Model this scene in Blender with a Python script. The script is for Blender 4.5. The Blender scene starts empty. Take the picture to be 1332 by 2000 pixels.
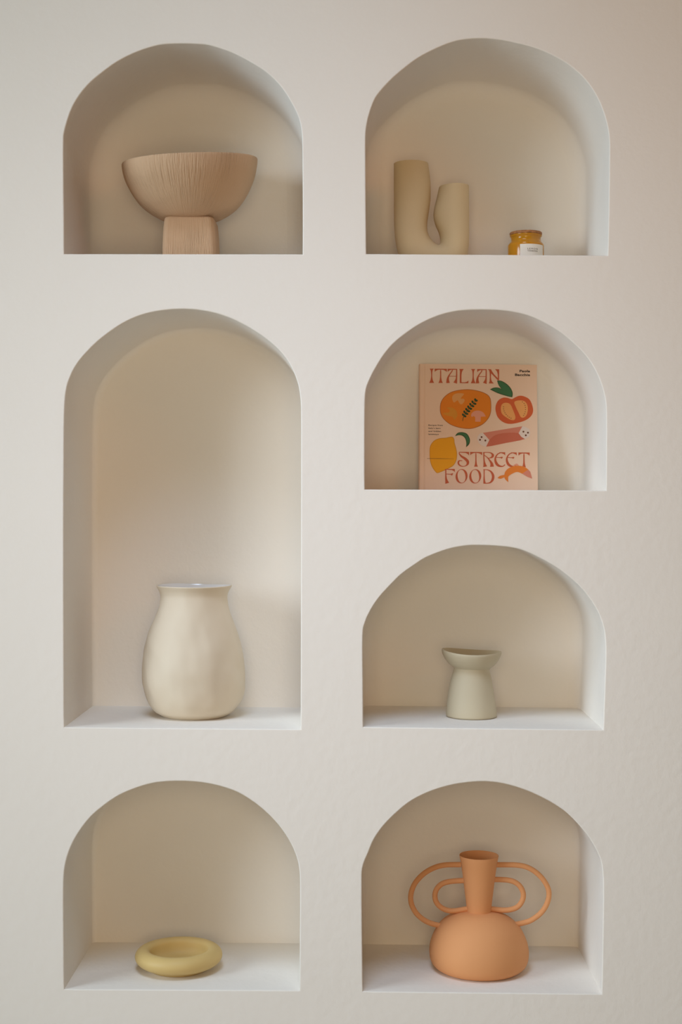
import bpy, bmesh, math, random
from math import sin, cos, pi, atan2, sqrt
from mathutils import Vector, Matrix
from mathutils import noise as mnoise
from mathutils.geometry import tessellate_polygon

random.seed(7)
S = bpy.context.scene
C = bpy.data.collections.new('scene_objects')
S.collection.children.link(C)

# ------------------------------------------------------------------ camera, light, exposure
ZC = 1.40            # eye height
D = 2.77             # camera to wall face (m); one photograph pixel = 1 mm on the wall face
cam_d = bpy.data.cameras.new('camera')
cam_d.sensor_fit = 'VERTICAL'
cam_d.sensor_height = 36.0
cam_d.sensor_width = 24.0
cam_d.lens = 36.0 * 2770.0 / 2000.0
cam_d.shift_x = -33.0 / 2000.0
cam_d.shift_y = -10.0 / 2000.0
cam = bpy.data.objects.new('camera', cam_d)
cam.location = (0, -D, ZC)
cam.rotation_euler = (pi / 2, 0, 0)
C.objects.link(cam)
S.camera = cam

S.view_settings.view_transform = 'Standard'
S.view_settings.look = 'None'
S.view_settings.exposure = 0.0
S.view_settings.gamma = 1.0
S.view_settings.use_curve_mapping = False

w = bpy.data.worlds.new('room_light')
S.world = w
w.use_nodes = True
wb = w.node_tree.nodes['Background']
wb.inputs[0].default_value = (1.0, 0.76, 0.45, 1)
wb.inputs[1].default_value = 0.06


def area(name, loc, target, sx, sy, power, color):
    l = bpy.data.lights.new(name, 'AREA')
    l.shape = 'RECTANGLE'
    l.size = sx
    l.size_y = sy
    l.energy = power
    l.color = color
    o = bpy.data.objects.new(name, l)
    o.location = loc
    d = Vector(target) - Vector(loc)
    o.rotation_euler = d.to_track_quat('-Z', 'Y').to_euler()
    C.objects.link(o)
    return o


def spot(name, loc, target, ang, power, r, color):
    l = bpy.data.lights.new(name, 'SPOT')
    l.spot_size = math.radians(ang)
    l.spot_blend = 1.0
    l.energy = power
    l.shadow_soft_size = r
    l.color = color
    o = bpy.data.objects.new(name, l)
    o.location = loc
    o.rotation_euler = (Vector(target) - Vector(loc)).to_track_quat('-Z', 'Y').to_euler()
    C.objects.link(o)
    return o


def tint(base, rgb):
    m = max(rgb)
    return base * m, tuple(c / m for c in rgb)


p, c = tint(160, (0.435, 0.57, 0.66))
area('window_daylight', (-4.2, -2.4, 2.2), (0.1, 0.1, 1.3), 2.2, 2.4, p, c)
p, c = tint(60, (0.385, 0.30, 0.20))
area('front_fill', (0.0, -3.2, 1.4), (0, 0, 1.3), 1.0, 1.2, p, c)  # added warm fill just in front of the camera, no known lamp
p, c = tint(400, (0.265, 0.33, 0.425))
spot('overhead_fill', (-0.3, -1.5, 3.6), (0.0, 0, 0.75), 48, p, 0.6, c)  # added soft spot from above, brightens niche floors and the middle of the wall
p, c = tint(400, (0.45, 0.45, 0.49))
spot('side_fill', (-3.0, -2.2, 2.2), (0.1, 0, 1.2), 42, p, 0.9, c)  # added spot from the left, a narrower beam beside the window light
p, c = tint(200, (0.13, 0.04, 0.01))
spot('warm_fill', (1.8, -2.0, 3.0), (0.25, 0, 2.1), 50, p, 0.6, c)  # added orange spot that warms the upper right of the wall


# ------------------------------------------------------------------ helpers
def mat(name, col, rough=0.8, spec=0.3, bump=None, vary=0.0, vscale=3.0, coat=0.0):
    """procedural principled material; bump = (scale, strength, distance)"""
    m = bpy.data.materials.new(name)
    m.use_nodes = True
    nt = m.node_tree
    b = nt.nodes['Principled BSDF']
    b.inputs['Base Color'].default_value = (*col, 1)
    b.inputs['Roughness'].default_value = rough
    b.inputs['Specular IOR Level'].default_value = spec
    b.inputs['Coat Weight'].default_value = coat
    tc = nt.nodes.new('ShaderNodeTexCoord')
    if vary:
        n = nt.nodes.new('ShaderNodeTexNoise')
        n.inputs['Scale'].default_value = vscale
        n.inputs['Detail'].default_value = 5
        nt.links.new(tc.outputs['Object'], n.inputs['Vector'])
        mx = nt.nodes.new('ShaderNodeMix')
        mx.data_type = 'RGBA'
        mx.inputs[6].default_value = (*[c * (1 - vary) for c in col], 1)
        mx.inputs[7].default_value = (*[min(1, c * (1 + vary)) for c in col], 1)
        nt.links.new(n.outputs['Fac'], mx.inputs[0])
        nt.links.new(mx.outputs[2], b.inputs['Base Color'])
    if bump:
        n2 = nt.nodes.new('ShaderNodeTexNoise')
        n2.inputs['Scale'].default_value = bump[0]
        n2.inputs['Detail'].default_value = 6
        nt.links.new(tc.outputs['Object'], n2.inputs['Vector'])
        bp = nt.nodes.new('ShaderNodeBump')
        bp.inputs['Strength'].default_value = bump[1]
        bp.inputs['Distance'].default_value = bump[2]
        nt.links.new(n2.outputs['Fac'], bp.inputs['Height'])
        nt.links.new(bp.outputs['Normal'], b.inputs['Normal'])
    return m


def add_obj(name, me, parent=None, mats=()):
    o = bpy.data.objects.new(name, me)
    for m in mats:
        me.materials.append(m)
    C.objects.link(o)
    if parent:
        o.parent = parent
    return o


def mesh(name, verts, faces, smooth=True, sharp=None, midx=None):
    me = bpy.data.meshes.new(name)
    me.from_pydata([tuple(v) for v in verts], [], faces)
    if midx:
        for p, i in zip(me.polygons, midx):
            p.material_index = i
    for p in me.polygons:
        p.use_smooth = smooth
    if sharp:
        me.set_sharp_from_angle(angle=math.radians(sharp))
    me.update()
    return me


def thing(name, label, cat, loc, rotz=0.0, group=None):
    o = bpy.data.objects.new(name, None)
    o.empty_display_size = 0.05
    o.location = loc
    o.rotation_euler = (0, 0, rotz)
    o['label'] = label
    o['category'] = cat
    if group:
        o['group'] = group
    C.objects.link(o)
    return o


def px(x, y, Y=0.0):
    """world point at depth Y (m behind the wall face) seen at photograph pixel x, y"""
    k = (D + Y) / D / 1000.0
    return Vector(((x - 699) * k, Y, ZC + (990 - y) * k))


def catmull(pts, n=4, closed=False):
    out = []
    N = len(pts)
    rng = range(N) if closed else range(N - 1)
    for i in rng:
        if closed:
            p = [Vector(pts[(i + j) % N]) for j in (-1, 0, 1, 2)]
        else:
            p = [Vector(pts[max(0, min(N - 1, i + j))]) for j in (-1, 0, 1, 2)]
        for s in range(n):
            t = s / n
            out.append(0.5 * ((2 * p[1]) + (p[2] - p[0]) * t + (2 * p[0] - 5 * p[1] + 4 * p[2] - p[3]) * t * t
                              + (3 * p[1] - p[0] - 3 * p[2] + p[3]) * t ** 3))
    if not closed:
        out.append(Vector(pts[-1]))
    return out


def lathe(profile, seg=96, deform=None, cap0=True, cap1=True):
    """profile: (r, z) list from bottom to end; returns verts, faces"""
    V, F = [], []
    rings = []
    for r, z in profile:
        if r < 1e-6:
            rings.append([len(V)])
            V.append(Vector((0, 0, z)))
        else:
            rings.append(list(range(len(V), len(V) + seg)))
            for i in range(seg):
                a = 2 * pi * i / seg
                V.append(Vector((r * cos(a), r * sin(a), z)))
    for a, b in zip(rings, rings[1:]):
        for i in range(seg):
            j = (i + 1) % seg
            if len(a) == 1 and len(b) == 1:
                continue
            if len(a) == 1:
                F.append((a[0], b[j], b[i]))
            elif len(b) == 1:
                F.append((a[i], a[j], b[0]))
            else:
                F.append((a[i], a[j], b[j], b[i]))
    if deform:
        V = [deform(v) for v in V]
    return V, F


def merge(parts):
    V, F = [], []
    for v, f in parts:
        o = len(V)
        V += list(v)
        F += [tuple(i + o for i in t) for t in f]
    return V, F


def tube(path, r, seg=20, caps=True):
    """round tube along 3-D points lying near a plane; parallel transport frames"""
    P = [Vector(p) for p in path]
    T = []
    for i in range(len(P)):
        a = P[max(0, i - 1)]
        b = P[min(len(P) - 1, i + 1)]
        T.append((b - a).normalized())
    n = Vector((0, 1, 0))
    V, F = [], []
    for p, t in zip(P, T):
        n = (n - t * n.dot(t)).normalized()
        b = t.cross(n)
        for i in range(seg):
            a = 2 * pi * i / seg
            V.append(p + r * (cos(a) * n + sin(a) * b))
    for k in range(len(P) - 1):
        for i in range(seg):
            j = (i + 1) % seg
            F.append((k * seg + i, k * seg + j, (k + 1) * seg + j, (k + 1) * seg + i))
    if caps:
        F.append(tuple(range(seg))[::-1])
        F.append(tuple(range((len(P) - 1) * seg, len(P) * seg)))
    return V, F


def fix_normals(me):
    bm = bmesh.new()
    bm.from_mesh(me)
    bmesh.ops.recalc_face_normals(bm, faces=bm.faces)
    bm.to_mesh(me)
    bm.free()


# ------------------------------------------------------------------ plaster wall with arched niches
plaster = mat('white_plaster', (0.885, 0.835, 0.76), 0.92, 0.12, bump=(55, 0.22, 0.004), vary=0.012, vscale=6)
DEPTH = 0.30
NICHES = {
    'bowl': dict(r=0.045, pts=[
        (125.4, 496), (125.2, 438), (124.4, 360), (124.2, 278.6), (126.5, 255.2), (137, 220), (150.8, 192.7),
        (170.3, 167.4), (191.7, 147.8), (228.8, 120.5), (267.9, 101), (310.8, 87.8), (349.9, 85), (389, 86),
        (412.3, 89), (451.4, 101.8), (490.4, 121.7), (521.6, 142), (549, 169.3), (570.4, 202.5), (584, 231.8),
        (589.2, 259.1), (590.3, 282.5), (591, 360), (591.3, 430), (591.1, 496.5)]),
    'candle': dict(r=0.030, pts=[
        (715.4, 496), (714.8, 430), (714.3, 340), (714.2, 268.6), (716.5, 245.2), (721.2, 223.7), (731, 196.4),
        (742.7, 178.8), (762.2, 157.4), (781.7, 139.8), (814.9, 114.4), (854, 93.7), (893, 79.5), (932, 75),
        (971, 76.9), (1010, 84.4), (1049, 94.9), (1084.3, 110.5), (1115.5, 130), (1142.9, 155.4),
        (1164.3, 186.6), (1178, 217.9), (1186.6, 249.1), (1189.7, 276.4), (1189.7, 323), (1188.6, 410),
        (1186.8, 499)]),
    'tall': dict(r=0.012, pts=[
        (125.4, 1420.5), (124.8, 1300), (124.4, 1150), (124.4, 1000), (125, 900), (125.8, 814.2), (129.3, 763.5),
        (139, 732.3), (150.8, 710.8), (166.4, 691.3), (189.8, 667.8), (217, 646.4), (248.4, 626.8),
        (283.5, 613), (322.5, 605.6), (357.7, 603.6), (392.8, 606), (431.8, 614.6), (470.9, 630.8),
        (509.9, 654.2), (541.2, 679.6), (564.6, 708.8), (580.2, 744), (586.4, 775.2), (588, 814), (588, 900),
        (588, 1000), (587.8, 1150), (587.5, 1300), (587.2, 1424.4)]),
    'book': dict(r=0.035, pts=[
        (712.3, 956), (712.3, 880), (712.6, 814), (714.2, 767.4), (721.2, 744), (733, 720.5), (748.6, 695.2),
        (768, 671.7), (791.5, 652.2), (818.8, 633.9), (850, 619), (885.2, 608.9), (924.2, 605.2),
        (978.9, 606.2), (1021.8, 613.2), (1053, 624.9), (1088.2, 644.4), (1115.5, 665.9), (1142.9, 693.2),
        (1162.4, 722.5), (1176, 755.7), (1182.7, 786.9), (1183.9, 822), (1183.8, 890), (1183.5, 958)]),
    'dish': dict(r=0.025, pts=[
        (709.5, 1420), (709, 1340), (708.7, 1243), (713.4, 1215.7), (725.1, 1190.3), (740.8, 1166.9),
        (760.3, 1145.4), (783.7, 1122), (811, 1102.5), (834.4, 1088), (873.5, 1073.2), (904.7, 1066.7),
        (932, 1065), (978.9, 1067), (1014, 1072.4), (1045.3, 1084.9), (1084.3, 1106.4), (1115.5, 1129.8),
        (1142.9, 1157.1), (1166.3, 1192.3), (1178, 1223.5), (1181.9, 1250.8), (1182.7, 1282), (1180.5, 1350),
        (1178, 1425.3)]),
    'ring': dict(r=0.010, pts=[
        (125.4, 1932.2), (124.6, 1830), (124.2, 1734), (127.3, 1691.3), (137, 1658), (150.8, 1630.8),
        (170.3, 1603.5), (189.8, 1583.9), (221, 1560.5), (248.4, 1546), (287.4, 1532.4), (322.5, 1526.7),
        (365.5, 1526), (404.5, 1530), (439.6, 1538.3), (470.9, 1550.8), (506, 1574.2), (537.2, 1603.5),
        (560.7, 1634.7), (576.3, 1665.9), (584.1, 1695.2), (586, 1734), (585.6, 1830), (584.9, 1934.5)]),
    'jug': dict(r=0.012, pts=[
        (708.7, 1936.5), (707.4, 1840), (706.8, 1734), (708.3, 1695), (719.3, 1665.9), (731, 1638.6),
        (750.5, 1611.3), (775.9, 1585.9), (803.2, 1564.4), (838.3, 1546.8), (877.4, 1534.4), (912.5, 1528.5),
        (947.7, 1526.5), (982.8, 1530.5), (1025.7, 1542.9), (1064.8, 1560.5), (1100, 1582), (1127, 1607.4),
        (1150.7, 1636.6), (1168.2, 1667.9), (1175.3, 1691.3), (1178, 1734), (1176.8, 1840), (1174.9, 1941.5)]),
}
RB = 0.0022          # rounded plaster edge


def niche(pts, r):
    side = [Vector(((p[0] - 699) / 1000, ZC + (990 - p[1]) / 1000)) for p in catmull([(a, b) for a, b in pts], 4)]
    L, R = side[0], side[-1]
    NB = 24
    bot = [R.lerp(L, i / NB) for i in range(1, NB)]
    nrm = []                                     # outward normal of the side/arch
    for i in range(len(side)):
        a = side[max(0, i - 1)]
        b = side[min(len(side) - 1, i + 1)]
        t = (b - a).normalized()
        nrm.append(Vector((-t.y, t.x)))
    inset = [p - n * r for p, n in zip(side, nrm)]
    inset[0] = Vector((side[0].x + r, side[0].y))
    inset[-1] = Vector((side[-1].x - r, side[-1].y))
    for _ in range(30):
        inset = [inset[0]] + [(inset[i - 1] + 2 * inset[i] + inset[i + 1]) / 4 for i in range(1, len(side) - 1)] \
            + [inset[-1]]
    rings = []

    def ring(out, Y, floor_out):
        vs = []
        for i, (p, n) in enumerate(zip(side, nrm)):
            q = p + n * out if out >= 0 else p.lerp(inset[i], -out / r)
            if i in (0, len(side) - 1):
                q = Vector((p.x + (1 if n.x > 0 else -1) * out, p.y - floor_out))
            vs.append(Vector((q.x, Y, q.y)))
        xl, xr = vs[0].x, vs[-1].x
        for p in bot:
            vs.append(Vector((min(max(p.x, xl), xr), Y, p.y - floor_out)))
        return vs
    for k in range(5):
        a = k / 4 * pi / 2
        o = RB * (1 - sin(a))
        rings.append(ring(o, RB * (1 - cos(a)), o))
    for k in range(1, 7):
        rings.append(ring(0, RB + (DEPTH - r - RB) * k / 6, 0))
    for k in range(1, 9):
        a = k / 8 * pi / 2
        rings.append(ring(-r * (1 - cos(a)), DEPTH - r + r * sin(a), 0))
    V = [v for rg in rings for v in rg]
    n = len(rings[0])
    F = []
    for k in range(len(rings) - 1):
        for i in range(n):
            j = (i + 1) % n
            F.append((k * n + i, (k + 1) * n + i, (k + 1) * n + j, k * n + j))
    F.append(tuple((len(rings) - 1) * n + i for i in range(n))[::-1])
    me = mesh('niche', V, F, True)
    fix_normals(me)
    # make the back face look out of the niche
    if me.polygons[len(F) - 1].normal.y > 0:
        me.flip_normals()
    me.polygons[len(F) - 1].use_smooth = False
    me.set_sharp_from_angle(angle=math.radians(42))
    me.polygons[len(F) - 1].use_smooth = False
    return me, [v.copy() for v in rings[0]]


holes = []
niche_meshes = []
for k, d in NICHES.items():
    me, outline = niche(d['pts'], d['r'])
    holes.append(outline)
    niche_meshes.append(me)

X0, X1, Z0, Z1 = -2.6, 2.6, 0.0, 2.75
outer = [Vector((X0, 0, Z0)), Vector((X1, 0, Z0)), Vector((X1, 0, Z1)), Vector((X0, 0, Z1))]
loops = [outer] + holes
flat = [v for l in loops for v in l]
tris = tessellate_polygon([[Vector((v.x, v.z, 0)) for v in l] for l in loops])
V = list(flat)
F = [tuple(t) for t in tris]
b0 = len(V)
TB = DEPTH + 0.04
V += [Vector((v.x, TB, v.z)) for v in outer]
F += [(b0, b0 + 1, b0 + 2, b0 + 3), (0, 1, b0 + 1, b0), (1, 2, b0 + 2, b0 + 1), (2, 3, b0 + 3, b0 + 2),
      (3, 0, b0, b0 + 3)]
wme = mesh('wall_back', V, F, False)
for p in wme.polygons:                       # face the front panel to the room
    pass
wall = add_obj('wall_back', wme, mats=[plaster])
wall['kind'] = 'structure'
for me in niche_meshes:
    add_obj('niche', me, wall, [plaster])

floor_m = mat('pale_wood_floor', (0.50, 0.46, 0.42), 0.5, 0.4, vary=0.15, vscale=4)
fv = [(-2.6, -4.2, 0), (2.6, -4.2, 0), (2.6, 0, 0), (-2.6, 0, 0), (-2.6, -4.2, -0.05), (2.6, -4.2, -0.05),
      (2.6, 0, -0.05), (-2.6, 0, -0.05)]
ff = [(0, 1, 2, 3), (7, 6, 5, 4), (0, 4, 5, 1), (1, 5, 6, 2), (2, 6, 7, 3), (3, 7, 4, 0)]
fl = add_obj('floor', mesh('floor', fv, ff, False), mats=[floor_m])
fl['kind'] = 'structure'


def seat(o, key):
    """rest a thing on its shelf, which runs slightly down to the right like the photographed one"""
    a, b = NICHES[key]['pts'][0], NICHES[key]['pts'][-1]
    o.rotation_euler.y = math.atan2(b[1] - a[1], b[0] - a[0])
    o.location.z += 0.0004


def floor_z(key, Y=0, x=None):
    p = NICHES[key]['pts']
    a, b = p[0], p[-1]
    y = (a[1] + b[1]) / 2 if x is None else a[1] + (b[1] - a[1]) * (x - a[0]) / (b[0] - a[0])
    return ZC + (990 - y) / 1000


# ------------------------------------------------------------------ 1. wide bowl on a block pedestal
def carved_mat(name, col):
    m = bpy.data.materials.new(name)
    m.use_nodes = True
    nt = m.node_tree
    N = nt.nodes
    Lk = nt.links.new
    b = N['Principled BSDF']
    b.inputs['Roughness'].default_value = 0.8
    b.inputs['Specular IOR Level'].default_value = 0.2
    tc = N.new('ShaderNodeTexCoord')
    sp = N.new('ShaderNodeSeparateXYZ')
    Lk(tc.outputs['Object'], sp.inputs[0])
    at = N.new('ShaderNodeMath')
    at.operation = 'ARCTAN2'
    Lk(sp.outputs['X'], at.inputs[0])
    Lk(sp.outputs['Y'], at.inputs[1])
    ml = N.new('ShaderNodeMath')
    ml.operation = 'MULTIPLY'
    ml.inputs[1].default_value = 15.0
    Lk(at.outputs[0], ml.inputs[0])
    mz = N.new('ShaderNodeMath')
    mz.operation = 'MULTIPLY'
    mz.inputs[1].default_value = 10.0
    Lk(sp.outputs['Z'], mz.inputs[0])
    cb = N.new('ShaderNodeCombineXYZ')
    Lk(ml.outputs[0], cb.inputs[0])
    Lk(mz.outputs[0], cb.inputs[1])
    n = N.new('ShaderNodeTexNoise')
    n.inputs['Scale'].default_value = 2.2
    n.inputs['Detail'].default_value = 4
    n.inputs['Roughness'].default_value = 0.55
    n.inputs['Distortion'].default_value = 0.5
    Lk(cb.outputs[0], n.inputs['Vector'])
    bp = N.new('ShaderNodeBump')
    bp.inputs['Strength'].default_value = 0.9
    bp.inputs['Distance'].default_value = 0.0045
    nm = N.new('ShaderNodeTexNoise')
    nm.inputs['Scale'].default_value = 11
    nm.inputs['Detail'].default_value = 1
    Lk(tc.outputs['Object'], nm.inputs['Vector'])
    mr = N.new('ShaderNodeMapRange')
    mr.inputs[1].default_value = 0.38
    mr.inputs[2].default_value = 0.62
    mr.inputs[3].default_value = 0.25
    mr.inputs[4].default_value = 1.0
    Lk(nm.outputs['Fac'], mr.inputs[0])
    mh = N.new('ShaderNodeMath')
    mh.operation = 'MULTIPLY'
    Lk(n.outputs['Fac'], mh.inputs[0])
    Lk(mr.outputs[0], mh.inputs[1])
    Lk(mh.outputs[0], bp.inputs['Height'])
    Lk(bp.outputs['Normal'], b.inputs['Normal'])
    n2 = N.new('ShaderNodeTexNoise')
    n2.inputs['Scale'].default_value = 9
    Lk(tc.outputs['Object'], n2.inputs['Vector'])
    mx = N.new('ShaderNodeMix')
    mx.data_type = 'RGBA'
    mx.inputs[6].default_value = (*[c * 0.94 for c in col], 1)
    mx.inputs[7].default_value = (*[c * 1.05 for c in col], 1)
    Lk(n2.outputs['Fac'], mx.inputs[0])
    Lk(mx.outputs[2], b.inputs['Base Color'])
    return m


clay = carved_mat('carved_tan_clay', (0.60, 0.40, 0.245))
YB = 0.150
kB = (D + YB) / D
zf = floor_z('bowl')
cx = (371 - 699) / 1000 * kB


def hz(y):           # height above the shelf of a photograph row, at this depth
    return (990 - y) / 1000 * kB + ZC - zf


bowl_t = thing('pedestal_bowl', 'wide tan carved bowl on a square block pedestal in the top left niche',
               'bowl', (cx, YB, zf))
rimz = hz(316)
prof_out = [(0.0, hz(434)), (0.030, hz(433.5)), (0.052, hz(431)), (0.068, hz(425)), (0.087, hz(414)),
            (0.103, hz(400.5)), (0.117, hz(382)), (0.1280, hz(362)), (0.1340, hz(347)), (0.1375, hz(332)),
            (0.1388, hz(321)), (0.1380, hz(317.5))]
prof_out = [(p.x, p.y) for p in catmull(prof_out, 5)]
prof_in = [(0.1355, hz(316.5)), (0.1325, hz(319)), (0.1300, hz(331)), (0.121, hz(362)), (0.098, hz(395)),
           (0.060, hz(420)), (0.0, hz(426))]
prof_in = [(p.x, p.y) for p in catmull(prof_in, 4)]
zb, zt = hz(434), hz(317)


def bowl_def(v):
    t = max(0, (v.z - zb) / (zt - zb))
    a = atan2(v.y, v.x)
    rr = sqrt(v.x ** 2 + v.y ** 2)
    sl = (v.x * 0.058 + v.y * 0.098 + 0.0015 * sin(2 * a + 1.0) * rr / 0.14) * t ** 1.6
    return Vector((v.x, v.y, v.z + sl))


seat(bowl_t, 'bowl')
Vb, Fb = lathe(prof_out + prof_in, 160, bowl_def)
me = mesh('bowl', Vb, Fb)
fix_normals(me)
add_obj('bowl', me, bowl_t, [clay])


def rounded_block(wx0, wy0, wx1, wy1, h, rad, seg=6, topr=0.006):
    """rounded square block, (wx0, wy0) half sizes at base, (wx1, wy1) at the top"""
    rings = []
    lv = [(0, 0)] + [(h * k / 6, 0) for k in range(1, 6)]
    lv += [(h - topr + topr * sin(a), topr * (1 - cos(a))) for a in [pi / 2 * k / 5 for k in range(6)]]
    V = []
    for z, ins in lv:
        t = z / h
        wx = wx0 + (wx1 - wx0) * t ** 3 - ins
        wy = wy0 + (wy1 - wy0) * t ** 3 - ins
        ring = []
        for cxs, cys, a0 in ((1, 1, 0), (-1, 1, pi / 2), (-1, -1, pi), (1, -1, 3 * pi / 2)):
            for k in range(seg + 1):
                a = a0 + pi / 2 * k / seg
                ring.append(Vector((cxs * (wx - rad) + rad * cos(a), cys * (wy - rad) + rad * sin(a), z)))
        rings.append(ring)
        V += ring
    n = len(rings[0])
    F = []
    for k in range(len(rings) - 1):
        for i in range(n):
            j = (i + 1) % n
            F.append((k * n + i, k * n + j, (k + 1) * n + j, (k + 1) * n + i))
    F.append(tuple(range(n))[::-1])
    F.append(tuple((len(rings) - 1) * n + i for i in range(n)))
    return V, F


Vp, Fp = rounded_block(0.0545, 0.050, 0.0500, 0.047, hz(430.5), 0.012)
Vp = [Vector((v.x + 0.003, v.y, v.z)) for v in Vp]
add_obj('pedestal', mesh('pedestal', Vp, Fp, True, 60), bowl_t, [clay])

# ------------------------------------------------------------------ 2. U-shaped double vase
sand = mat('sand_ceramic', (0.70, 0.57, 0.35), 0.75, 0.25, bump=(160, 0.12, 0.001), vary=0.03, vscale=14)
YU = 0.19
kU = (D + YU) / D
zf = floor_z('candle', x=845)
uc = (843 - 699) / 1000 * kU
uv_t = thing('tubular_vase', 'sand coloured U shaped vase with two tubes, beside the amber jar',
             'vase', (uc, YU, zf))


def up(x, y):
    return Vector(((x - 843) / 1000 * kU, 0, (990 - y) / 1000 * kU + ZC - zf))


base_y = 990 - (zf - ZC) * 1000 / kU          # photograph row of the shelf at this depth (hidden behind the lip)
pairs = [((836.2, 320.3), (769.2, 320.3)), ((839.2, 340), (769.2, 340)), ((841, 362), (769.2, 362)),
         ((841, 385), (769.4, 385)), ((839, 405), (769.4, 405)), ((836, 425), (769.6, 428)),
         ((834.2, 442), (770.5, 452)), ((836, 456), (773, 476)), ((840.5, 465.5), (779, 500)),
         ((845, 471), (791, 517)), ((850, 475.5), (812, base_y - 1.5)), ((854, 478.2), (836, base_y)),
         ((857, 478.6), (862, base_y)), ((858.9, 477), (886, base_y - 2)), ((860, 473), (903, 519)),
         ((860, 467), (912, 502)), ((858.5, 460), (915.5, 480)), ((855.5, 451), (916.3, 462)),
         ((851, 441.5), (916.5, 444)), ((847.8, 431), (916.4, 430)), ((846.3, 420), (916.3, 417)),
         ((848.4, 405), (916.2, 402)), ((852.5, 389), (916, 388)), ((855.5, 375), (915.8, 374)),
         ((857.5, 366), (915.6, 364))]
ins = catmull([p[0] for p in pairs], 4)
outs = catmull([p[1] for p in pairs], 4)


def u_sweep(ins, outs, shrink=0.0, depth=34.0, seg=40):
    V, F = [], []
    n = len(ins)
    for k, (a, b) in enumerate(zip(ins, outs)):
        A, B = up(*a), up(*b)
        c = (A + B) / 2
        h = (A - B) / 2
        hl = h.length - shrink
        h = h.normalized() * hl
        dp = min(depth * kU / 1000, h.length * 1.15 + 0.006) - shrink
        for i in range(seg):
            t = 2 * pi * i / seg
            V.append(c + h * cos(t) + Vector((0, 1, 0)) * dp * sin(t))
    for k in range(n - 1):
        for i in range(seg):
            j = (i + 1) % seg
            F.append((k * seg + i, k * seg + j, (k + 1) * seg + j, (k + 1) * seg + i))
    return V, F


seg = 40
Vo, Fo = u_sweep(ins, outs)
n = len(ins)
Vi, Fi = u_sweep(ins, outs, 0.0045)
o = len(Vo)
V = Vo + Vi
m1 = 30
F = list(Fo)
F += [tuple(i + o for i in f) for f in Fi[:m1 * seg]] + [tuple(i + o for i in f) for f in Fi[-m1 * seg:]]
for i in range(seg):
    j = (i + 1) % seg
    F.append((i, j, o + j, o + i))
    F.append(((n - 1) * seg + i, (n - 1) * seg + j, o + (n - 1) * seg + j, o + (n - 1) * seg + i))
F.append(tuple(o + m1 * seg + i for i in range(seg)))
F.append(tuple(o + (n - 1 - m1) * seg + i for i in range(seg)))
me = mesh('tube_body', V, F, True, 60)
bm = bmesh.new(); bm.from_mesh(me)
bmesh.ops.delete(bm, geom=[v for v in bm.verts if not v.link_faces], context='VERTS')
bmesh.ops.recalc_face_normals(bm, faces=bm.faces); bm.to_mesh(me); bm.free()
me.set_sharp_from_angle(angle=math.radians(60))
zmin = min(v.co.z for v in me.vertices)
for v in me.vertices:
    if v.co.z < 0.0:
        v.co.z = 0.0
add_obj('tube_body', me, uv_t, [sand])

# ------------------------------------------------------------------ 3. candle jar
YJ = 0.20
kJ = (D + YJ) / D
zf = floor_z('candle', x=1027)
jc = (1027 - 699) / 1000 * kJ
jar_t = thing('candle_jar', 'small amber glass candle jar with white label and wooden lid, in the top right niche',
              'candle', (jc, YJ, zf))


def jh(y):
    return (990 - y) / 1000 * kJ + ZC - zf


amber = bpy.data.materials.new('amber_glass')
amber.use_nodes = True
b = amber.node_tree.nodes['Principled BSDF']
b.inputs['Base Color'].default_value = (0.92, 0.46, 0.03, 1)
b.inputs['Roughness'].default_value = 0.12
b.inputs['IOR'].default_value = 1.45
b.inputs['Transmission Weight'].default_value = 0.55
wax = mat('yellow_wax', (0.88, 0.50, 0.04), 0.5, 0.4)
lid_m = mat('speckled_wood_lid', (0.36, 0.16, 0.06), 0.6, 0.3, vary=0.9, vscale=170)
label_m = mat('label_paper', (0.80, 0.76, 0.68), 0.8, 0.2)
ink = mat('dark_ink', (0.05, 0.035, 0.03), 0.8, 0.1)
Rj = 0.0352 * kJ
jp = [(0, 0), (Rj - 0.004, 0), (Rj - 0.001, 0.001), (Rj, 0.004), (Rj, jh(482)), (Rj - 0.0006, jh(479)), (Rj - 0.003, jh(476)),
      (Rj - 0.0058, jh(473)), (Rj - 0.0068, jh(470)), (Rj - 0.0068, jh(466)), (Rj - 0.0055, jh(463.5)),
      (Rj - 0.0042, jh(462)), (Rj - 0.0042, jh(460.5)), (Rj - 0.008, jh(460.2)), (Rj - 0.0085, jh(470)),
      (Rj - 0.0035, jh(480)), (Rj - 0.0035, 0.006), (Rj - 0.006, 0.004), (0, 0.004)]
V, F = lathe(jp, 72)
me = mesh('glass_jar', V, F, True, 50); fix_normals(me)
add_obj('glass_jar', me, jar_t, [amber])
V, F = lathe([(0, 0.0045), (Rj - 0.006, 0.0045), (Rj - 0.0042, 0.008), (Rj - 0.0042, jh(479)), (0, jh(479))], 72)
me = mesh('wax', V, F, True, 50); fix_normals(me)
add_obj('wax', me, jar_t, [wax])
Rl = 0.0315 * kJ
V, F = lathe([(0, jh(462)), (Rl - 0.007, jh(462)), (Rl - 0.007, jh(460.1)), (Rl - 0.001, jh(460.1)), (Rl, jh(459)), (Rl, jh(455.6)), (Rl - 0.001, jh(454.6)),
              (0, jh(454.4))], 72)
me = mesh('lid', V, F, True, 40); fix_normals(me)
add_obj('lid', me, jar_t, [lid_m])


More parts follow.
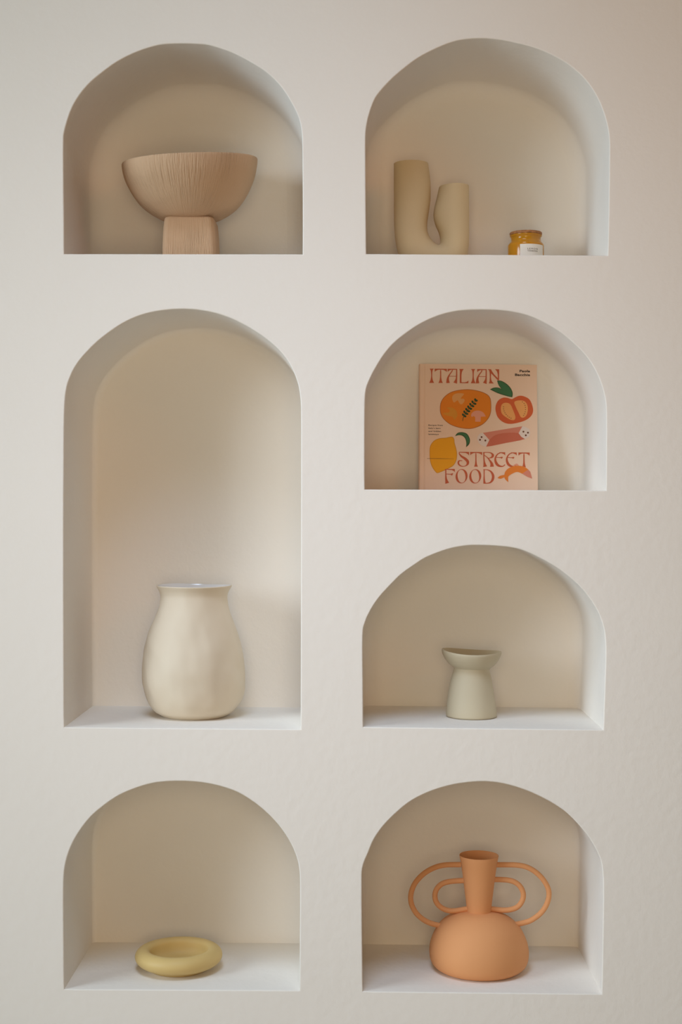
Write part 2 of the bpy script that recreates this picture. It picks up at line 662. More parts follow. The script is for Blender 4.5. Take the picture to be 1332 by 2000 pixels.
def text_mesh(txt, size, bold=0.0, align='LEFT', spacing=1.0, line=1.0):
    cu = bpy.data.curves.new('txt', 'FONT')
    cu.body = txt
    cu.size = size
    cu.align_x = align
    cu.offset = bold
    cu.space_character = spacing
    cu.space_line = line
    cu.resolution_u = 3
    ob = bpy.data.objects.new('txt', cu)
    C.objects.link(ob)
    bpy.context.view_layer.update()
    me = bpy.data.meshes.new_from_object(ob.evaluated_get(bpy.context.evaluated_depsgraph_get()))
    v = [x.co.copy() for x in me.vertices]
    f = [tuple(p.vertices) for p in me.polygons]
    bpy.data.objects.remove(ob)
    bpy.data.curves.remove(cu)
    bpy.data.meshes.remove(me)
    return v, f


# label wraps round the jar; its middle is turned to the right of the viewer
aL, aR = (1012 - 1027) / 35.2, (1057.5 - 1027) / 35.2
t0, t1 = math.asin(aL), math.asin(aR)
V, F = [], []
NL = 24
for rr, flip in ((Rj + 0.00035, 0), (Rj + 0.00005, 1)):
    for i in range(NL + 1):
        a = t0 + (t1 - t0) * i / NL
        for z in (jh(524), jh(482.5)):
            V.append(Vector((rr * sin(a), -rr * cos(a), z)))
o2 = 2 * (NL + 1)
for i in range(NL):
    F.append((2 * i, 2 * i + 2, 2 * i + 3, 2 * i + 1))
    F.append((o2 + 2 * i, o2 + 2 * i + 1, o2 + 2 * i + 3, o2 + 2 * i + 2))
    F.append((2 * i + 1, 2 * i + 3, o2 + 2 * i + 3, o2 + 2 * i + 1))
    F.append((2 * i, o2 + 2 * i, o2 + 2 * i + 2, 2 * i + 2))
F.append((0, 1, o2 + 1, o2)); F.append((2 * NL + 1, 2 * NL, o2 + 2 * NL, o2 + 2 * NL + 1))
lm = [0] * len(F)
for txt, y, wid in (('LEMON', 493.2, 20.0), ('VERBENA', 497.4, 20.0)):
    tv, tf = text_mesh(txt, 1.0, 0.0, 'CENTER', 1.3)
    xs = [v.x for v in tv]
    sc = wid / 1000 * kJ / (max(xs) - min(xs))
    mid = (max(xs) + min(xs)) / 2
    ac = math.asin((1036.3 - 1027) / 35.2)
    o3 = len(V)
    for v in tv:
        a = ac + (v.x - mid) * sc / Rj / cos(ac)
        rr = Rj + 0.0006
        V.append(Vector((rr * sin(a), -rr * cos(a), jh(y) + v.y * 0.0042)))
    F += [tuple(i + o3 for i in f) for f in tf]
    lm += [1] * len(tf)
me = mesh('label', V, F, False, None, lm)
add_obj('paper_label', me, jar_t, [label_m, ink])

# ------------------------------------------------------------------ 4. cookbook
peach = mat('peach_cover', (0.86, 0.615, 0.455), 0.6, 0.3, vary=0.02, vscale=20)
pages = mat('page_edges', (0.80, 0.76, 0.68), 0.9, 0.1, bump=(900, 0.3, 0.0005))
red = mat('brick_red_print', (0.56, 0.115, 0.045), 0.6, 0.3)
pcol = {
    'orange': (0.80, 0.23, 0.015), 'orange_edge': (0.50, 0.14, 0.03), 'peach2': (0.80, 0.37, 0.12),
    'amber': (0.72, 0.29, 0.03), 'pink': (0.80, 0.34, 0.22), 'green': (0.055, 0.17, 0.07),
    'dkgreen': (0.03, 0.07, 0.02), 'tomato': (0.66, 0.12, 0.035), 'flesh': (0.85, 0.38, 0.12),
    'brown': (0.16, 0.05, 0.02), 'rose': (0.68, 0.235, 0.155), 'deeprose': (0.60, 0.155, 0.09),
    'cream': (0.80, 0.66, 0.58), 'yellow': (0.86, 0.38, 0.012), 'yedge': (0.66, 0.28, 0.02),
    'leafedge': (0.04, 0.08, 0.025), 'prawn': (0.78, 0.22, 0.03),
}
MP = {k: mat('print_' + k, c, 0.6, 0.3) for k, c in pcol.items()}
matlist = [peach, red, ink] + list(MP.values())
midx = {'peach': 0, 'red': 1, 'ink': 2}
for i, k in enumerate(MP):
    midx[k] = 3 + i

BT = 0.028
YK = 0.232                                  # front lower edge of the book
kK = (D + YK + 0.01) / D
SU = 0.21021 * kK / 1000                    # metres per drawing unit
zf = floor_z('book', x=930)
U0, U1, VB, VT = 131, 1236, None, 93
BW = (U1 - U0) * SU
top_z = (990 - 709.5) / 1000 * ((D + YK + 0.03) / D) + ZC
BH0 = top_z - zf
lean = math.asin(min(0.2, (DEPTH - 0.001 - YK - BT) / BH0))
BH = BH0 / cos(lean)
VBOT = VT + BH / SU
bx = (817.3 - 699) / 1000 * kK
book = thing('cookbook', 'peach hardback cookbook with food drawings and red lettering, standing in a right hand niche',
             'book', (bx, YK, zf))
book.rotation_euler = (-lean, math.radians(0.55), 0)


NP = [0]


def bk(u, v, layer=0):
    return Vector(((u - U0) * SU, -0.00004 * layer - 0.0000015 * NP[0], (VBOT - v) * SU))


def box(x0, x1, y0, y1, z0, z1):
    V = [Vector(p) for p in ((x0, y0, z0), (x1, y0, z0), (x1, y1, z0), (x0, y1, z0),
                             (x0, y0, z1), (x1, y0, z1), (x1, y1, z1), (x0, y1, z1))]
    F = [(3, 2, 1, 0), (4, 5, 6, 7), (0, 1, 5, 4), (1, 2, 6, 5), (2, 3, 7, 6), (3, 0, 4, 7)]
    return V, F


def extrude_plan(plan, z0, z1):
    n = len(plan)
    V = [Vector((x, y, z0)) for x, y in plan] + [Vector((x, y, z1)) for x, y in plan]
    F = [(i, (i + 1) % n, n + (i + 1) % n, n + i) for i in range(n)]
    t = tessellate_polygon([[Vector((x, y, 0)) for x, y in plan]])
    F += [tuple(q) for q in t] + [tuple(n + i for i in q)[::-1] for q in t]
    return V, F


# front board with the hinge groove beside the spine
gx = (174 - U0) * SU
TH = 0.0026
plan = [(0.002, 0.0006), (0.0035, 0), (gx - 0.0035, 0), (gx - 0.001, 0.0011), (gx + 0.001, 0.0011),
        (gx + 0.0035, 0), (BW - 0.0004, 0), (BW, 0.0004), (BW, TH), (0.002, TH)]
V, F = extrude_plan(plan, 0, BH)
M = [0] * len(F)


def put(poly, col, layer, same=False):
    """closed polygon in drawing units"""
    global V, F, M
    if not same:
        NP[0] += 1
    o = len(V)
    V += [bk(p[0], p[1], layer) for p in poly]
    t = tessellate_polygon([[Vector((p[0], p[1], 0)) for p in poly]])
    for q in t:
        a, b_, c = [V[o + i] for i in q]
        nrm = (b_ - a).cross(c - a)
        q = tuple(o + i for i in q)
        if nrm.y > 0:
            q = q[::-1]
        F.append(q)
        M.append(midx[col])


def organic(poly, col, layer, n=4):
    put([(p.x, p.y) for p in catmull(poly, n, True)], col, layer)


def cornered(poly, corners, col, layer, n=4):
    """closed outline that is smooth except at the listed corners"""
    N = len(poly)
    out = []
    for a, b in zip(corners, corners[1:] + [corners[0] + N]):
        sgm = [poly[i % N] for i in range(a, b + 1)]
        out += [(p.x, p.y) for p in catmull(sgm, n)][:-1]
    put(out, col, layer)


def grow(poly, d):
    cxm = sum(p[0] for p in poly) / len(poly)
    cym = sum(p[1] for p in poly) / len(poly)
    out = []
    for x, y in poly:
        r = sqrt((x - cxm) ** 2 + (y - cym) ** 2) or 1
        out.append((x + (x - cxm) / r * d, y + (y - cym) / r * d))
    return out


def stroke(pts, col='red', layer=8, n=6, closed=False):
    """ribbon of changing width: (u, v, width)"""
    P = catmull([(a, b, c) for a, b, c in pts], n, closed)
    NP[0] += 1
    L_, R_ = [], []
    m = len(P)
    for i in range(m):
        if closed:
            a, b_ = P[(i - 1) % m], P[(i + 1) % m]
        else:
            a, b_ = P[max(0, i - 1)], P[min(m - 1, i + 1)]
        t = Vector((b_.x - a.x, b_.y - a.y))
        t = t.normalized() if t.length > 1e-6 else Vector((1, 0))
        nn = Vector((-t.y, t.x)) * max(P[i].z, 1.5) / 2
        L_.append((P[i].x + nn.x, P[i].y + nn.y))
        R_.append((P[i].x - nn.x, P[i].y - nn.y))
    rng = range(m) if closed else range(m - 1)
    for i in rng:
        j = (i + 1) % m
        put([L_[i], L_[j], R_[j], R_[i]], col, layer, True)


def stem(u, v0, v1, wt, wm, wb, du=0):
    h = v1 - v0
    stroke([(u, v0, wt), (u, v0 + h * 0.06, wt * 0.62 + wm * .1), (u, v0 + h * 0.17, wm + (wt - wm) * .16),
            (u, v0 + h * 0.4, wm), (u, v0 + h * 0.6, wm * 1.15), (u + du * .3, v0 + h * 0.80, wm + (wb - wm) * .30),
            (u + du, v0 + h * 0.93, wm + (wb - wm) * .68), (u + du, v1, wb)], n=4)


def bar_T(u0, u1, v):
    put([(u0, v), (u1, v), (u1 - 2, v + 31), (u1 - 12, v + 20), (u1 - 30, v + 11), ((u0 + u1) / 2, v + 8),
         (u0 + 30, v + 11), (u0 + 12, v + 20), (u0 + 2, v + 31)], 'red', 8)


def flag_right(u0, u1, v, drop=28):
    put([(u0, v), (u1, v), (u1, v + drop), (u1 - 10, v + drop * .62), (u1 - 30, v + 10), (u0, v + 6)], 'red', 8)


# ITALIAN
stem(249, 140, 276, 42, 10, 48)
bar_T(276, 392, 140)
stem(333, 144, 276, 9, 10, 42)
for du in (0, 277):
    put([(398 + du, 140), (488 + du, 140), (488 + du, 148), (432 + du, 149), (412 + du, 156), (400 + du, 170)], 'red', 8)
    stroke([(445 + du, 144, 9), (438 + du, 165, 9), (420 + du, 190, 10), (405 + du, 218, 15), (400 + du, 245, 23),
            (402 + du, 276, 33)])
    stroke([(483 + du, 144, 10), (483 + du, 200, 11), (481 + du, 232, 14), (476 + du, 256, 24), (469 + du, 276, 37)])
    stroke([(410 + du, 211, 5), (484 + du, 211, 5)], n=2)
put([(508, 140), (550, 140), (538, 155), (531, 175), (528, 200), (528, 262), (532, 268), (560, 268), (580, 262),
     (594, 250), (592, 276), (512, 276), (513, 200), (514, 160)], 'red', 8)
stem(638, 140, 276, 42, 10, 48)
put([(776, 140), (806, 140), (812, 155), (835, 190), (868, 225), (878, 243), (866, 243), (840, 215), (806, 180),
     (804, 215), (808, 245), (818, 263), (832, 276), (784, 276), (792, 255), (794, 215), (793, 175), (788, 152)], 'red', 8)
put([(842, 140), (882, 140), (880, 245), (868, 245), (869, 190), (863, 165), (855, 152)], 'red', 8)
# STREET
flag_right(506, 598, 930, 34)
stroke([(508, 933, 6), (508, 948, 10), (528, 972, 17), (560, 993, 23), (584, 1018, 26), (585, 1042, 20),
        (568, 1060, 9), (545, 1067, 6), (520, 1062, 10), (502, 1046, 15), (499, 1026, 15), (510, 1013, 10),
        (536, 1014, 5)])
bar_T(608, 720, 930)
stem(662, 934, 1068, 8, 10, 36)
stroke([(736, 931, 12), (736, 980, 11), (739, 1020, 14), (744, 1050, 26), (747, 1068, 38)])
stroke([(730, 933, 6), (780, 933, 7), (805, 940, 12), (819, 958, 22), (812, 975, 18), (790, 985, 7), (765, 985, 5)])
stroke([(738, 958, 6), (765, 978, 8), (790, 1008, 14), (808, 1038, 24), (811, 1067, 36)])
for du in (0, 107):
    flag_right(880 + du, 934 + du, 930, 30)
    stroke([(920 + du, 933, 6), (890 + du, 935, 8), (862 + du, 950, 10), (844 + du, 980, 14), (843 + du, 1012, 20),
            (858 + du, 1045, 24), (884 + du, 1061, 17), (912 + du, 1062, 9), (932 + du, 1046, 9)])
    put([(844 + du, 976), (880 + du, 977), (907 + du, 972), (913 + du, 976), (902 + du, 992), (892 + du, 984),
         (844 + du, 981)], 'red', 8)
bar_T(1056, 1162, 930)
stem(1108, 934, 1068, 8, 11, 36)
# FOOD
flag_right(374, 466, 1092, 30)
stroke([(382, 1093, 11), (382, 1140, 11), (384, 1180, 16), (390, 1208, 26), (395, 1227, 38)])
put([(384, 1137), (425, 1138), (447, 1131), (450, 1136), (440, 1155), (428, 1146), (384, 1143)], 'red', 8)


def letter_O(cu, cv, a, b_):
    pts = []
    for i in range(16):
        t = 2 * pi * i / 16
        wd = 4.5 + 16.5 * (abs(cos(t - math.radians(-18))) ** 2.2)
        pts.append((cu + a * cos(t), cv + b_ * sin(t), wd))
    stroke(pts, n=4, closed=True)


letter_O(528, 1159, 46, 64)
letter_O(655, 1159, 46, 64)
stroke([(738, 1094, 10), (738, 1150, 10), (738, 1190, 15), (741, 1222, 22)])
stroke([(730, 1095, 6), (770, 1097, 8), (802, 1115, 16), (820, 1150, 23), (816, 1188, 22), (795, 1215, 13),
        (765, 1223, 8), (731, 1223, 8)])

# pizza
pz = [(327, 520), (335, 460), (370, 405), (430, 362), (510, 340), (600, 334), (690, 348), (760, 375), (795, 410),
      (806, 470), (803, 550), (780, 610), (730, 665), (660, 700), (590, 712), (500, 700), (420, 670), (360, 620),
      (333, 570)]
organic(pz, 'orange_edge', 1)
organic(grow(pz, -6), 'orange', 2)
organic([(458, 462), (441, 425), (450, 392), (490, 373), (551, 377), (533, 405), (520, 424), (545, 424),
         (558, 442), (532, 478), (508, 468), (492, 440)], 'peach2', 3, 3)
organic([(392, 512), (435, 510), (474, 532), (490, 570), (483, 602), (463, 626), (446, 600), (418, 592),
         (362, 577), (364, 560), (410, 556), (416, 532)], 'amber', 3, 3)
cornered([(617, 592), (622, 566), (636, 550), (656, 540), (690, 537), (718, 545), (738, 562), (755, 592), (708, 595),
     (706, 642), (656, 642), (656, 600), (640, 588), (632, 596)], [0, 7, 8, 9, 10, 11], 'pink', 3)
stroke([(540, 637, 5), (545, 605, 6), (562, 570, 6), (600, 515, 6), (645, 465, 5), (665, 425, 3)], 'dkgreen', 4)
herb = [(548, 590), (562, 566), (580, 541), (598, 517), (618, 493), (638, 470), (655, 446)]
for i, (hx, hy) in enumerate(herb):
    for sgn in (-1, 1):
        ang = atan2(-0.78, 0.62) + sgn * 1.05
        if i == 6:
            ang = atan2(-0.78, 0.62) + sgn * .6
        L_ = 29 if 0 < i < 6 else 25
        lx, ly = hx + L_ * cos(ang), hy + L_ * sin(ang)
        mx_, my_ = (hx + lx) / 2, (hy + ly) / 2
        nx, ny = -sin(ang) * 10.5, cos(ang) * 10.5
        organic([(hx, hy), (mx_ + nx, my_ + ny), (lx + nx * .5, ly + ny * .5), (lx - nx * .5, ly - ny * .5),
                 (mx_ - nx, my_ - ny)], 'dkgreen', 5, 2)
# leaf
lf = [(862, 248), (900, 250), (948, 276), (988, 318), (1007, 365), (1003, 406), (960, 398), (870, 370), (795, 333),
      (830, 317), (870, 315), (901, 327), (876, 292)]
cornered(lf, [0, 5, 8, 11], 'leafedge', 9)
cornered([(868, 254), (900, 256), (943, 280), (982, 321), (1000, 366), (997, 400), (962, 392), (874, 365), (808, 333),
     (832, 322), (870, 320), (908, 335), (882, 293)], [0, 5, 8, 11], 'green', 10)
# tomato
tm = [(846, 530), (850, 480), (875, 435), (918, 411), (960, 413), (998, 424), (1030, 407), (1070, 391), (1112, 396),
      (1160, 422), (1186, 470), (1197, 530), (1180, 580), (1130, 622), (1050, 650), (970, 660), (910, 640), (865, 595)]
organic(tm, 'tomato', 1)
organic([(896, 515), (906, 475), (940, 459), (982, 472), (1008, 525), (1031, 590), (1020, 622), (985, 620),
         (933, 590), (903, 558)], 'flesh', 2)
organic([(1022, 452), (1060, 436), (1110, 440), (1140, 470), (1148, 520), (1136, 572), (1110, 598), (1082, 594),
         (1060, 550), (1036, 500)], 'flesh', 2)
for pts in ([(920, 498), (921, 518), (926, 537), (934, 555), (945, 571), (958, 585), (973, 597), (990, 606)],
            [(1098, 450), (1113, 464), (1122, 482), (1126, 502), (1126, 523), (1123, 544), (1117, 563), (1108, 580)]):
    for i, (a, b_) in enumerate(pts):
        put([(a - 6, b_ - 1), (a, b_ - 4), (a + 6, b_ + 1), (a, b_ + 4)], 'brown', 3)
# small leaf
cr = [(468, 782), (490, 752), (530, 743), (575, 755), (600, 790), (607, 825), (598, 858), (570, 886), (573, 845),
      (562, 803), (535, 777), (500, 772)]
cornered(cr, [0, 7], 'leafedge', 1)
cornered([(478, 775), (494, 758), (530, 749), (571, 760), (594, 792), (600, 825), (592, 853), (577, 868), (580, 845),
     (569, 800), (540, 770), (500, 766)], [0, 7], 'green', 2)
# cannolo
put([(727, 748), (1095, 682), (1062, 748), (1120, 803), (757, 878), (785, 815)], 'rose', 1)
organic([(757, 878), (770, 838), (800, 800), (850, 765), (940, 746), (1062, 748), (1118, 800), (940, 842)],
        'deeprose', 2, 3)
put([(727, 748), (700, 755), (678, 782), (674, 810), (690, 845), (720, 868), (757, 878), (787, 815), (755, 778)], 'cream', 3)
put([(1095, 682), (1130, 690), (1160, 708), (1168, 740), (1160, 778), (1120, 803), (1085, 782), (1060, 748)],
    'cream', 3)
for a, b_ in ((715, 788), (700, 814), (750, 820), (1105, 733), (1147, 742), (1127, 767)):
    put([(a + 9 * cos(t * pi / 5), b_ + 9 * sin(t * pi / 5)) for t in range(10)], 'brown', 4)
# lemon
lm_ = [(232, 900), (242, 865), (272, 826), (320, 804), (385, 797), (425, 788), (448, 790), (461, 812), (464, 845),
       (478, 895), (487, 950), (480, 1010), (452, 1060), (400, 1092), (345, 1118), (305, 1132), (284, 1118),
       (252, 1070), (235, 1010), (231, 950)]
organic(lm_, 'yedge', 1)
organic(grow(lm_, -6), 'yellow', 2)
stroke([(207, 996, 3), (330, 996, 4), (458, 996, 1.5)], 'brown', 3, n=2)
# prawn
cornered([(925, 1140), (935, 1110), (965, 1080), (1010, 1060), (1060, 1056), (1110, 1065), (1148, 1091), (1090, 1130),
     (1045, 1114), (1000, 1130), (965, 1155), (960, 1180), (962, 1212), (935, 1187), (925, 1165)], [6, 7, 12], 'prawn', 10)
cornered([(861, 1173), (885, 1152), (930, 1142), (925, 1165), (890, 1180)], [0, 2, 3], 'prawn', 10)
put([(1090, 1130), (1147, 1091), (1166, 1112), (1183, 1176), (1140, 1160)], 'rose', 10)
put([(1006, 1052), (1035, 1036), (1048, 1038), (1062, 1054), (1030, 1055)], 'pink', 10)


def put_text(txt, u, v, size_u, bold, align, width=None):
    global V, F, M
    tv, tf = text_mesh(txt, 1.0, bold, 'LEFT', 1.08)
    xs = [p.x for p in tv]
    sc = size_u
    sx = sc if width is None else width / (max(xs) - min(xs))
    off = min(xs) if align == 'LEFT' else max(xs)
    o = len(V)
    V += [bk(u + (p.x - off) * sx, v - p.y * sc, 8) for p in tv]
    F += [tuple(i + o for i in f) for f in tf]
    M += [midx['ink']] * len(tf)


put_text('Paola', 1171, 165, 31, 0.035, 'RIGHT', 98)
put_text('Bacchia', 1171, 201, 31, 0.035, 'RIGHT', 141)
for i, (t_, wd) in enumerate((('Recipes from', 133), ("Italy\u2019s bars", 112), ('and hidden', 117), ('laneways', 96))):
    put_text(t_, 220, 686 + i * 28.5, 19, 0.01, 'LEFT', wd)

me = mesh('front_cover', V, F, False, None, M)
add_obj('front_cover', me, book, matlist)
V, F = box(0.002, BW, BT - TH, BT, 0, BH)
add_obj('back_cover', mesh('back_cover', V, F, False), book, [peach])
sp_ = [(0.002, 0.0006), (0.0008, 0.003), (0.0001, 0.008), (0, BT / 2), (0.0001, BT - 0.008), (0.0008, BT - 0.003),
       (0.002, BT - 0.0002), (0.0045, BT - 0.003), (0.0045, 0.003)]
V, F = extrude_plan(sp_, 0, BH)
me = mesh('spine', V, F, True, 45); fix_normals(me)
add_obj('spine', me, book, [peach])
V, F = box(0.0046, BW - 0.003, TH + 0.0001, BT - TH - 0.0001, 0.003, BH - 0.003)
add_obj('page_block', mesh('page_block', V, F, False), book, [pages])

# ------------------------------------------------------------------ 5. large pear shaped vase
cream = mat('cream_stoneware', (0.73, 0.63, 0.485), 0.62, 0.3, bump=(60, 0.14, 0.002), vary=0.02, vscale=10)
glaze = mat('grey_white_glaze', (0.72, 0.69, 0.66), 0.15, 0.6)
YV = 0.165
kV = (D + YV) / D
zf = floor_z('tall', x=378)
vc = (379.5 - 699) / 1000 * kV
vase_t = thing('pear_vase', 'large cream pear shaped vase with a flared rim, hand moulded, in the tall arched niche',
               'vase', (vc, YV, zf))


def vh(y):
    return (990 - y) / 1000 * kV + ZC - zf


def vr(l, r):        # radius from silhouette columns of the enlarged view
    return (r - l) / 2 * 0.18018 / 1000 * kV


rows = [(1480, 215, 1085), (1400, 165, 1150), (1300, 125, 1187), (1200, 109, 1208), (1100, 105, 1213),
        (1000, 111, 1210), (900, 124, 1200), (800, 140, 1185), (700, 165, 1160), (600, 197, 1128), (500, 235, 1088),
        (400, 268, 1055), (320, 290, 1038), (250, 300, 1030), (210, 293, 1036), (178, 280, 1048), (152, 265, 1062)]
pr = [(0, 0.0), (vr(330, 970) - 0.004, 0.0), (vr(310, 990), 0.001), (vr(262, 1040), 0.006)]
pr += [(vr(l, r), vh(1120 + v * 0.18018)) for v, l, r in rows]
pr += [(vr(258, 1070), vh(1144.5))]
offs = {}
pr = [(p.x, p.y) for p in catmull(pr, 3)]
pr[0] = (0, 0)
HT = vh(1144.5)


def vase_def(v):
    r = sqrt(v.x ** 2 + v.y ** 2)
    a = atan2(v.y, v.x)
    t = v.z / HT
    q = v * 20.0
    tw = 0.7 * t
    q = Vector((q.x * cos(tw) - q.y * sin(tw), q.x * sin(tw) + q.y * cos(tw), q.z * 0.75))
    lump = 0.0042 * mnoise.noise(q + Vector((3, 7, 1))) + 0.0015 * mnoise.noise(q * 2.3)
    lump *= min(1, t * 8) * (0.35 + 0.65 * min(1, max(0, (1 - t) * 4)))
    s = 1 + lump / max(r, 0.02) if r > 0.02 else 1
    z = v.z
    if t > 0.9:
        z += (0.0008 * sin(2 * a + 2.2) + 0.0005 * sin(3 * a + 1)) * (t - 0.9) / 0.1
    dx = -0.0015 * sin(pi * t)
    return Vector((v.x * s + dx, v.y * s, z))


rim = vr(258, 1070)
pr2 = pr + [(rim - 0.0008, HT + 0.0012), (rim - 0.0025, HT + 0.0008)]
seat(vase_t, 'tall')
V, F = lathe(pr2, 128, vase_def)
me = mesh('body', V, F); fix_normals(me)
add_obj('body', me, vase_t, [cream])
inn = [(rim - 0.0025, HT + 0.0008), (rim - 0.0045, HT - 0.003)] + \
      [(max(0.01, r - 0.006), z) for r, z in pr[::-1] if 0.006 < z < HT - 0.006] + [(0, 0.008)]
V, F = lathe(inn, 128, vase_def)
me = mesh('inner_glaze', V, F)
o_ = add_obj('inner_glaze', me, vase_t, [glaze])
o_['label'] = 'glossy grey inside of the vase'

# ------------------------------------------------------------------ 6. pedestal dish
olive = mat('pale_olive_ceramic', (0.58, 0.515, 0.37), 0.6, 0.3, bump=(140, 0.1, 0.001), vary=0.02, vscale=14)
olive_in = mat('olive_glazed_inside', (0.56, 0.47, 0.31), 0.22, 0.5)
YD = 0.155
kD = (D + YD) / D
zf = floor_z('dish', x=921)
dc = (921 - 699) / 1000 * kD
dish_t = thing('pedestal_dish', 'small pale olive footed dish with a wavy bowl on a flared base, beside no other object',
               'dish', (dc, YD, zf))
dish_t['label'] = 'small pale olive ceramic dish with a wavy bowl on a thick flared foot'


def dh(v):
    return (990 - (1240 + v * 0.12012)) / 1000 * kD + ZC - zf


def dr(l, r):
    return (r - l) / 2 * 0.12012 / 1000 * kD


def dcx(l, r):
    return (840 + (l + r) / 2 * 0.12012 - 921) / 1000 * kD


rows = [(1200, 262, 1076), (1100, 272, 1062), (1000, 285, 1046), (850, 311, 1020), (700, 345, 995), (620, 368, 978),
        (565, 388, 965)]
foot = [(0, 0, 0), (dr(285, 1055), 0, dcx(255, 1085)), (dr(262, 1078), 0.0012, dcx(255, 1085)),
        (dr(256, 1084), 0.004, dcx(256, 1084))]
foot += [(dr(l, r), dh(v), dcx(l, r)) for v, l, r in rows]
bw_rows = [(540, 392, 985), (515, 360, 1012), (480, 308, 1056), (410, 243, 1108), (345, 205, 1142), (300, 190, 1158)]
foot_top = [(dr(391, 978), dh(545), dcx(392, 978)), (dr(400, 970), dh(530), dcx(392, 975)), (0, dh(525), dcx(392, 975))]


def offset_lathe(rows, seg=96, zdef=None):
    V, F = [], []
    rings = []
    for r, z, cx_ in rows:
        if r < 1e-6:
            rings.append([len(V)]); V.append(Vector((cx_, 0, z)))
        else:
            rings.append(list(range(len(V), len(V) + seg)))
            for i in range(seg):
                a = 2 * pi * i / seg
                p = Vector((cx_ + r * cos(a), r * sin(a), z))
                if zdef:
                    p = zdef(p, a, r)
                V.append(p)
    for a, b in zip(rings, rings[1:]):
        for i in range(seg):
            j = (i + 1) % seg
            if len(a) == 1 and len(b) == 1:
                continue
            if len(a) == 1:
                F.append((a[0], b[j], b[i]))
            elif len(b) == 1:
                F.append((a[i], a[j], b[0]))
            else:
                F.append((a[i], a[j], b[j], b[i]))
    return V, F


seat(dish_t, 'dish')
V, F = offset_lathe(foot + foot_top)
me = mesh('foot', V, F, True, 60); fix_normals(me)
add_obj('foot', me, dish_t, [olive])
ztop = dh(275)
zb_ = dh(550)


def dish_def(p, a, r):
    t = max(0, (p.z - zb_) / (ztop - zb_))
    q = p.copy()
    q.z += (-0.030 * (p.x) + 0.0022 * cos(2 * a + 0.3)) * t ** 1.5
    return q


cup = [(0, dh(556), dcx(392, 975)), (dr(420, 950), dh(553), dcx(392, 975))]
cup += [(dr(l, r), dh(v), dcx(l, r)) for v, l, r in bw_rows]
cup += [(dr(190, 1160), ztop, dcx(190, 1160)), (dr(191, 1159), ztop + 0.0008, dcx(190, 1160)),
        (dr(197, 1153), ztop + 0.0010, dcx(190, 1160))]
cup3 = catmull(cup[1:], 3)
cup = [cup[0]] + [tuple(p) for p in cup3]
V, F = offset_lathe(cup, 96, dish_def)
me = mesh('bowl', V, F); fix_normals(me)
add_obj('bowl', me, dish_t, [olive])
ci = dcx(190, 1160)
inside = [(dr(197, 1153), ztop + 0.0010, ci), (dr(203, 1147), ztop + 0.0002, ci), (dr(225, 1120), ztop - 0.008, ci),
          (dr(275, 1075), ztop - 0.018, ci), (dr(370, 985), ztop - 0.027, ci), (0, ztop - 0.030, ci)]
V, F = offset_lathe(inside, 96, dish_def)
add_obj('bowl_inside', mesh('bowl_inside', V, F), dish_t, [olive_in])

# ------------------------------------------------------------------ 7. yellow ring bowl
mustard = mat('mustard_ceramic', (0.68, 0.49, 0.195), 0.5, 0.35, vary=0.02, vscale=16)
YR = 0.130
kR = (D + YR) / D
zf = floor_z('ring', x=350)
rc = (349.2 - 699) / 1000 * kR
ring_t = thing('ring_bowl', 'low mustard yellow bowl shaped like a thick ring, in the bottom left niche',
               'bowl', (rc, YR, zf))
foot_p = [(0, 0), (0.056, 0), (0.0585, 0.0005), (0.0605, 0.0026), (0.0630, 0.0046), (0.068, 0.0066)]
out_p = [(0.068, 0.0066), (0.0785, 0.0112), (0.0860, 0.0180), (0.0887, 0.0255), (0.0872, 0.0325), (0.0825, 0.0382),
         (0.0755, 0.0418), (0.0680, 0.0425), (0.0620, 0.0405), (0.0590, 0.0365), (0.0580, 0.031), (0.057, 0.023),
         (0.0535, 0.0155), (0.044, 0.0110), (0.020, 0.0098), (0, 0.0098)]
out_p = [(p.x, p.y) for p in catmull(out_p, 4)]
seat(ring_t, 'ring')
V, F = lathe(foot_p + out_p[1:], 128)
me = mesh('dish_body', V, F); fix_normals(me)
add_obj('dish_body', me, ring_t, [mustard])

# ------------------------------------------------------------------ 8. terracotta vase with looped handles
terra = mat('peach_terracotta', (0.76, 0.355, 0.15), 0.72, 0.25, bump=(260, 0.12, 0.0008), vary=0.02, vscale=18)
YT = 0.147
kT = (D + YT) / D
zf = floor_z('jug', x=935)
tcx = (935.4 - 699) / 1000 * kT
tv_t = thing('handled_vase', 'peach orange vase with a domed body, tapered neck and four looped handles',
             'vase', (tcx, YT, zf))
body = [(0, 0), (0.079, 0), (0.0845, 0.0012), (0.0900, 0.0045), (0.0965, 0.0110), (0.1003, 0.0195), (0.1020, 0.0300), (0.1018, 0.0410),
        (0.0990, 0.0550), (0.0930, 0.0700), (0.0845, 0.0850), (0.0730, 0.0965), (0.0590, 0.1060), (0.0440, 0.1130),
        (0.0300, 0.1165), (0.0235, 0.1175), (0.0, 0.1175)]
body_c = [(p.x, p.y) for p in catmull(body[3:-1], 4)]
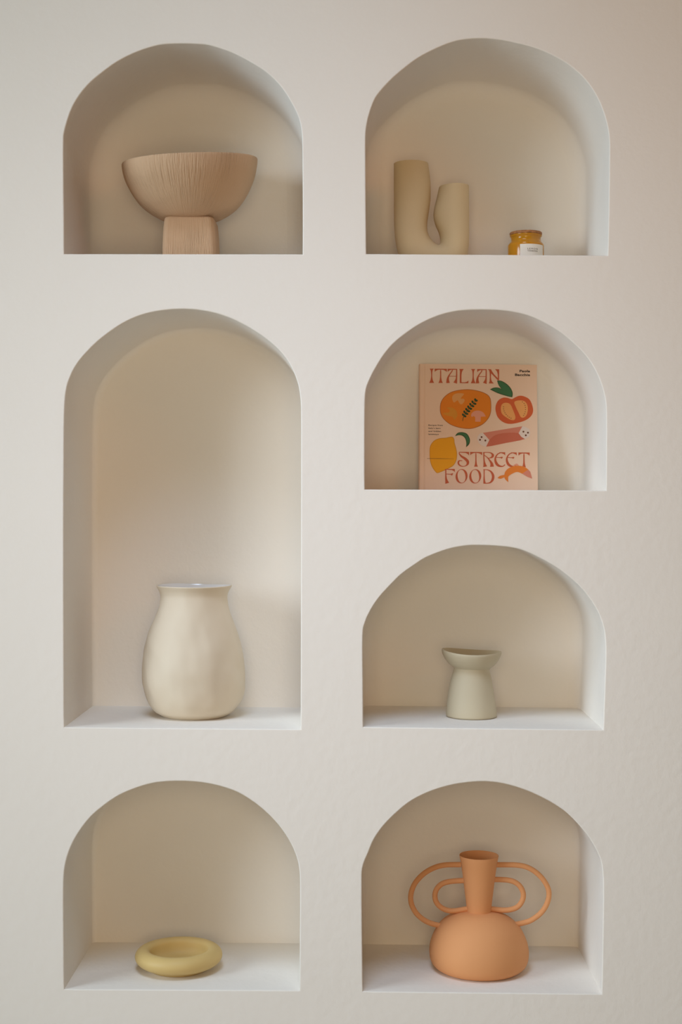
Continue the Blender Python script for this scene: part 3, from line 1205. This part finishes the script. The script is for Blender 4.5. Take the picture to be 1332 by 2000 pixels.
seat(tv_t, 'jug')
V, F = lathe(body[:3] + body_c + [(0, 0.1175)], 128)
me = mesh('body', V, F, True, 60); fix_normals(me)
add_obj('body', me, tv_t, [terra])
neck = [(0.0245, 0.1150), (0.0247, 0.119), (0.0285, 0.150), (0.0335, 0.190), (0.0372, 0.216), (0.0403, 0.2315), (0.0400, 0.2325),
        (0.0390, 0.2322), (0.0360, 0.216), (0.0322, 0.190), (0.0272, 0.150), (0.0230, 0.125), (0, 0.125)]
V, F = lathe(neck, 96)
me = mesh('neck', V, F, True, 60); fix_normals(me)
add_obj('neck', me, tv_t, [terra])


def tp(u, v):
    x = 780 + u * 0.24024
    y = 1640 + v * 0.24024
    return Vector(((x - 935.4) / 1000 * kT, 0, (990 - y) / 1000 * kT + ZC - zf))


HANDLES = [
    [(500, 206), (430, 207), (365, 211), (300, 227), (235, 258), (175, 304), (122, 370), (94, 450), (97, 525), (130, 595),
     (180, 645), (240, 680), (320, 702), (365, 711), (400, 716)],
    [(530, 335), (470, 338), (400, 346), (345, 365), (305, 404), (289, 455), (298, 508), (334, 552), (390, 578), (450, 582),
     (510, 572), (560, 563)],
    [(790, 204), (870, 203), (960, 205), (1040, 222), (1110, 262), (1170, 322), (1210, 395), (1214, 465), (1188, 540),
     (1140, 602), (1070, 652), (1010, 673), (950, 686), (915, 692), (890, 696)],
    [(770, 324), (830, 324), (895, 330), (950, 350), (990, 390), (1008, 445), (996, 500), (958, 546), (900, 568), (840, 572),
     (790, 568), (740, 563)],
]
for pts in HANDLES:
    P = [tp(*p) for p in catmull([(a, b_) for a, b_ in pts], 6)]
    V, F = tube(P, 0.0054, 20)
    me = mesh('handle', V, F, True, 60); fix_normals(me)
    add_obj('handle', me, tv_t, [terra])


# the vessels stand upright although the shelves run slightly downhill
for root in (bowl_t, vase_t, dish_t, ring_t, tv_t):
    sl = math.tan(root.rotation_euler.y)
    for o_ in C.objects:
        if o_.parent == root:
            for v_ in o_.data.vertices:
                v_.co.x -= v_.co.z * sl
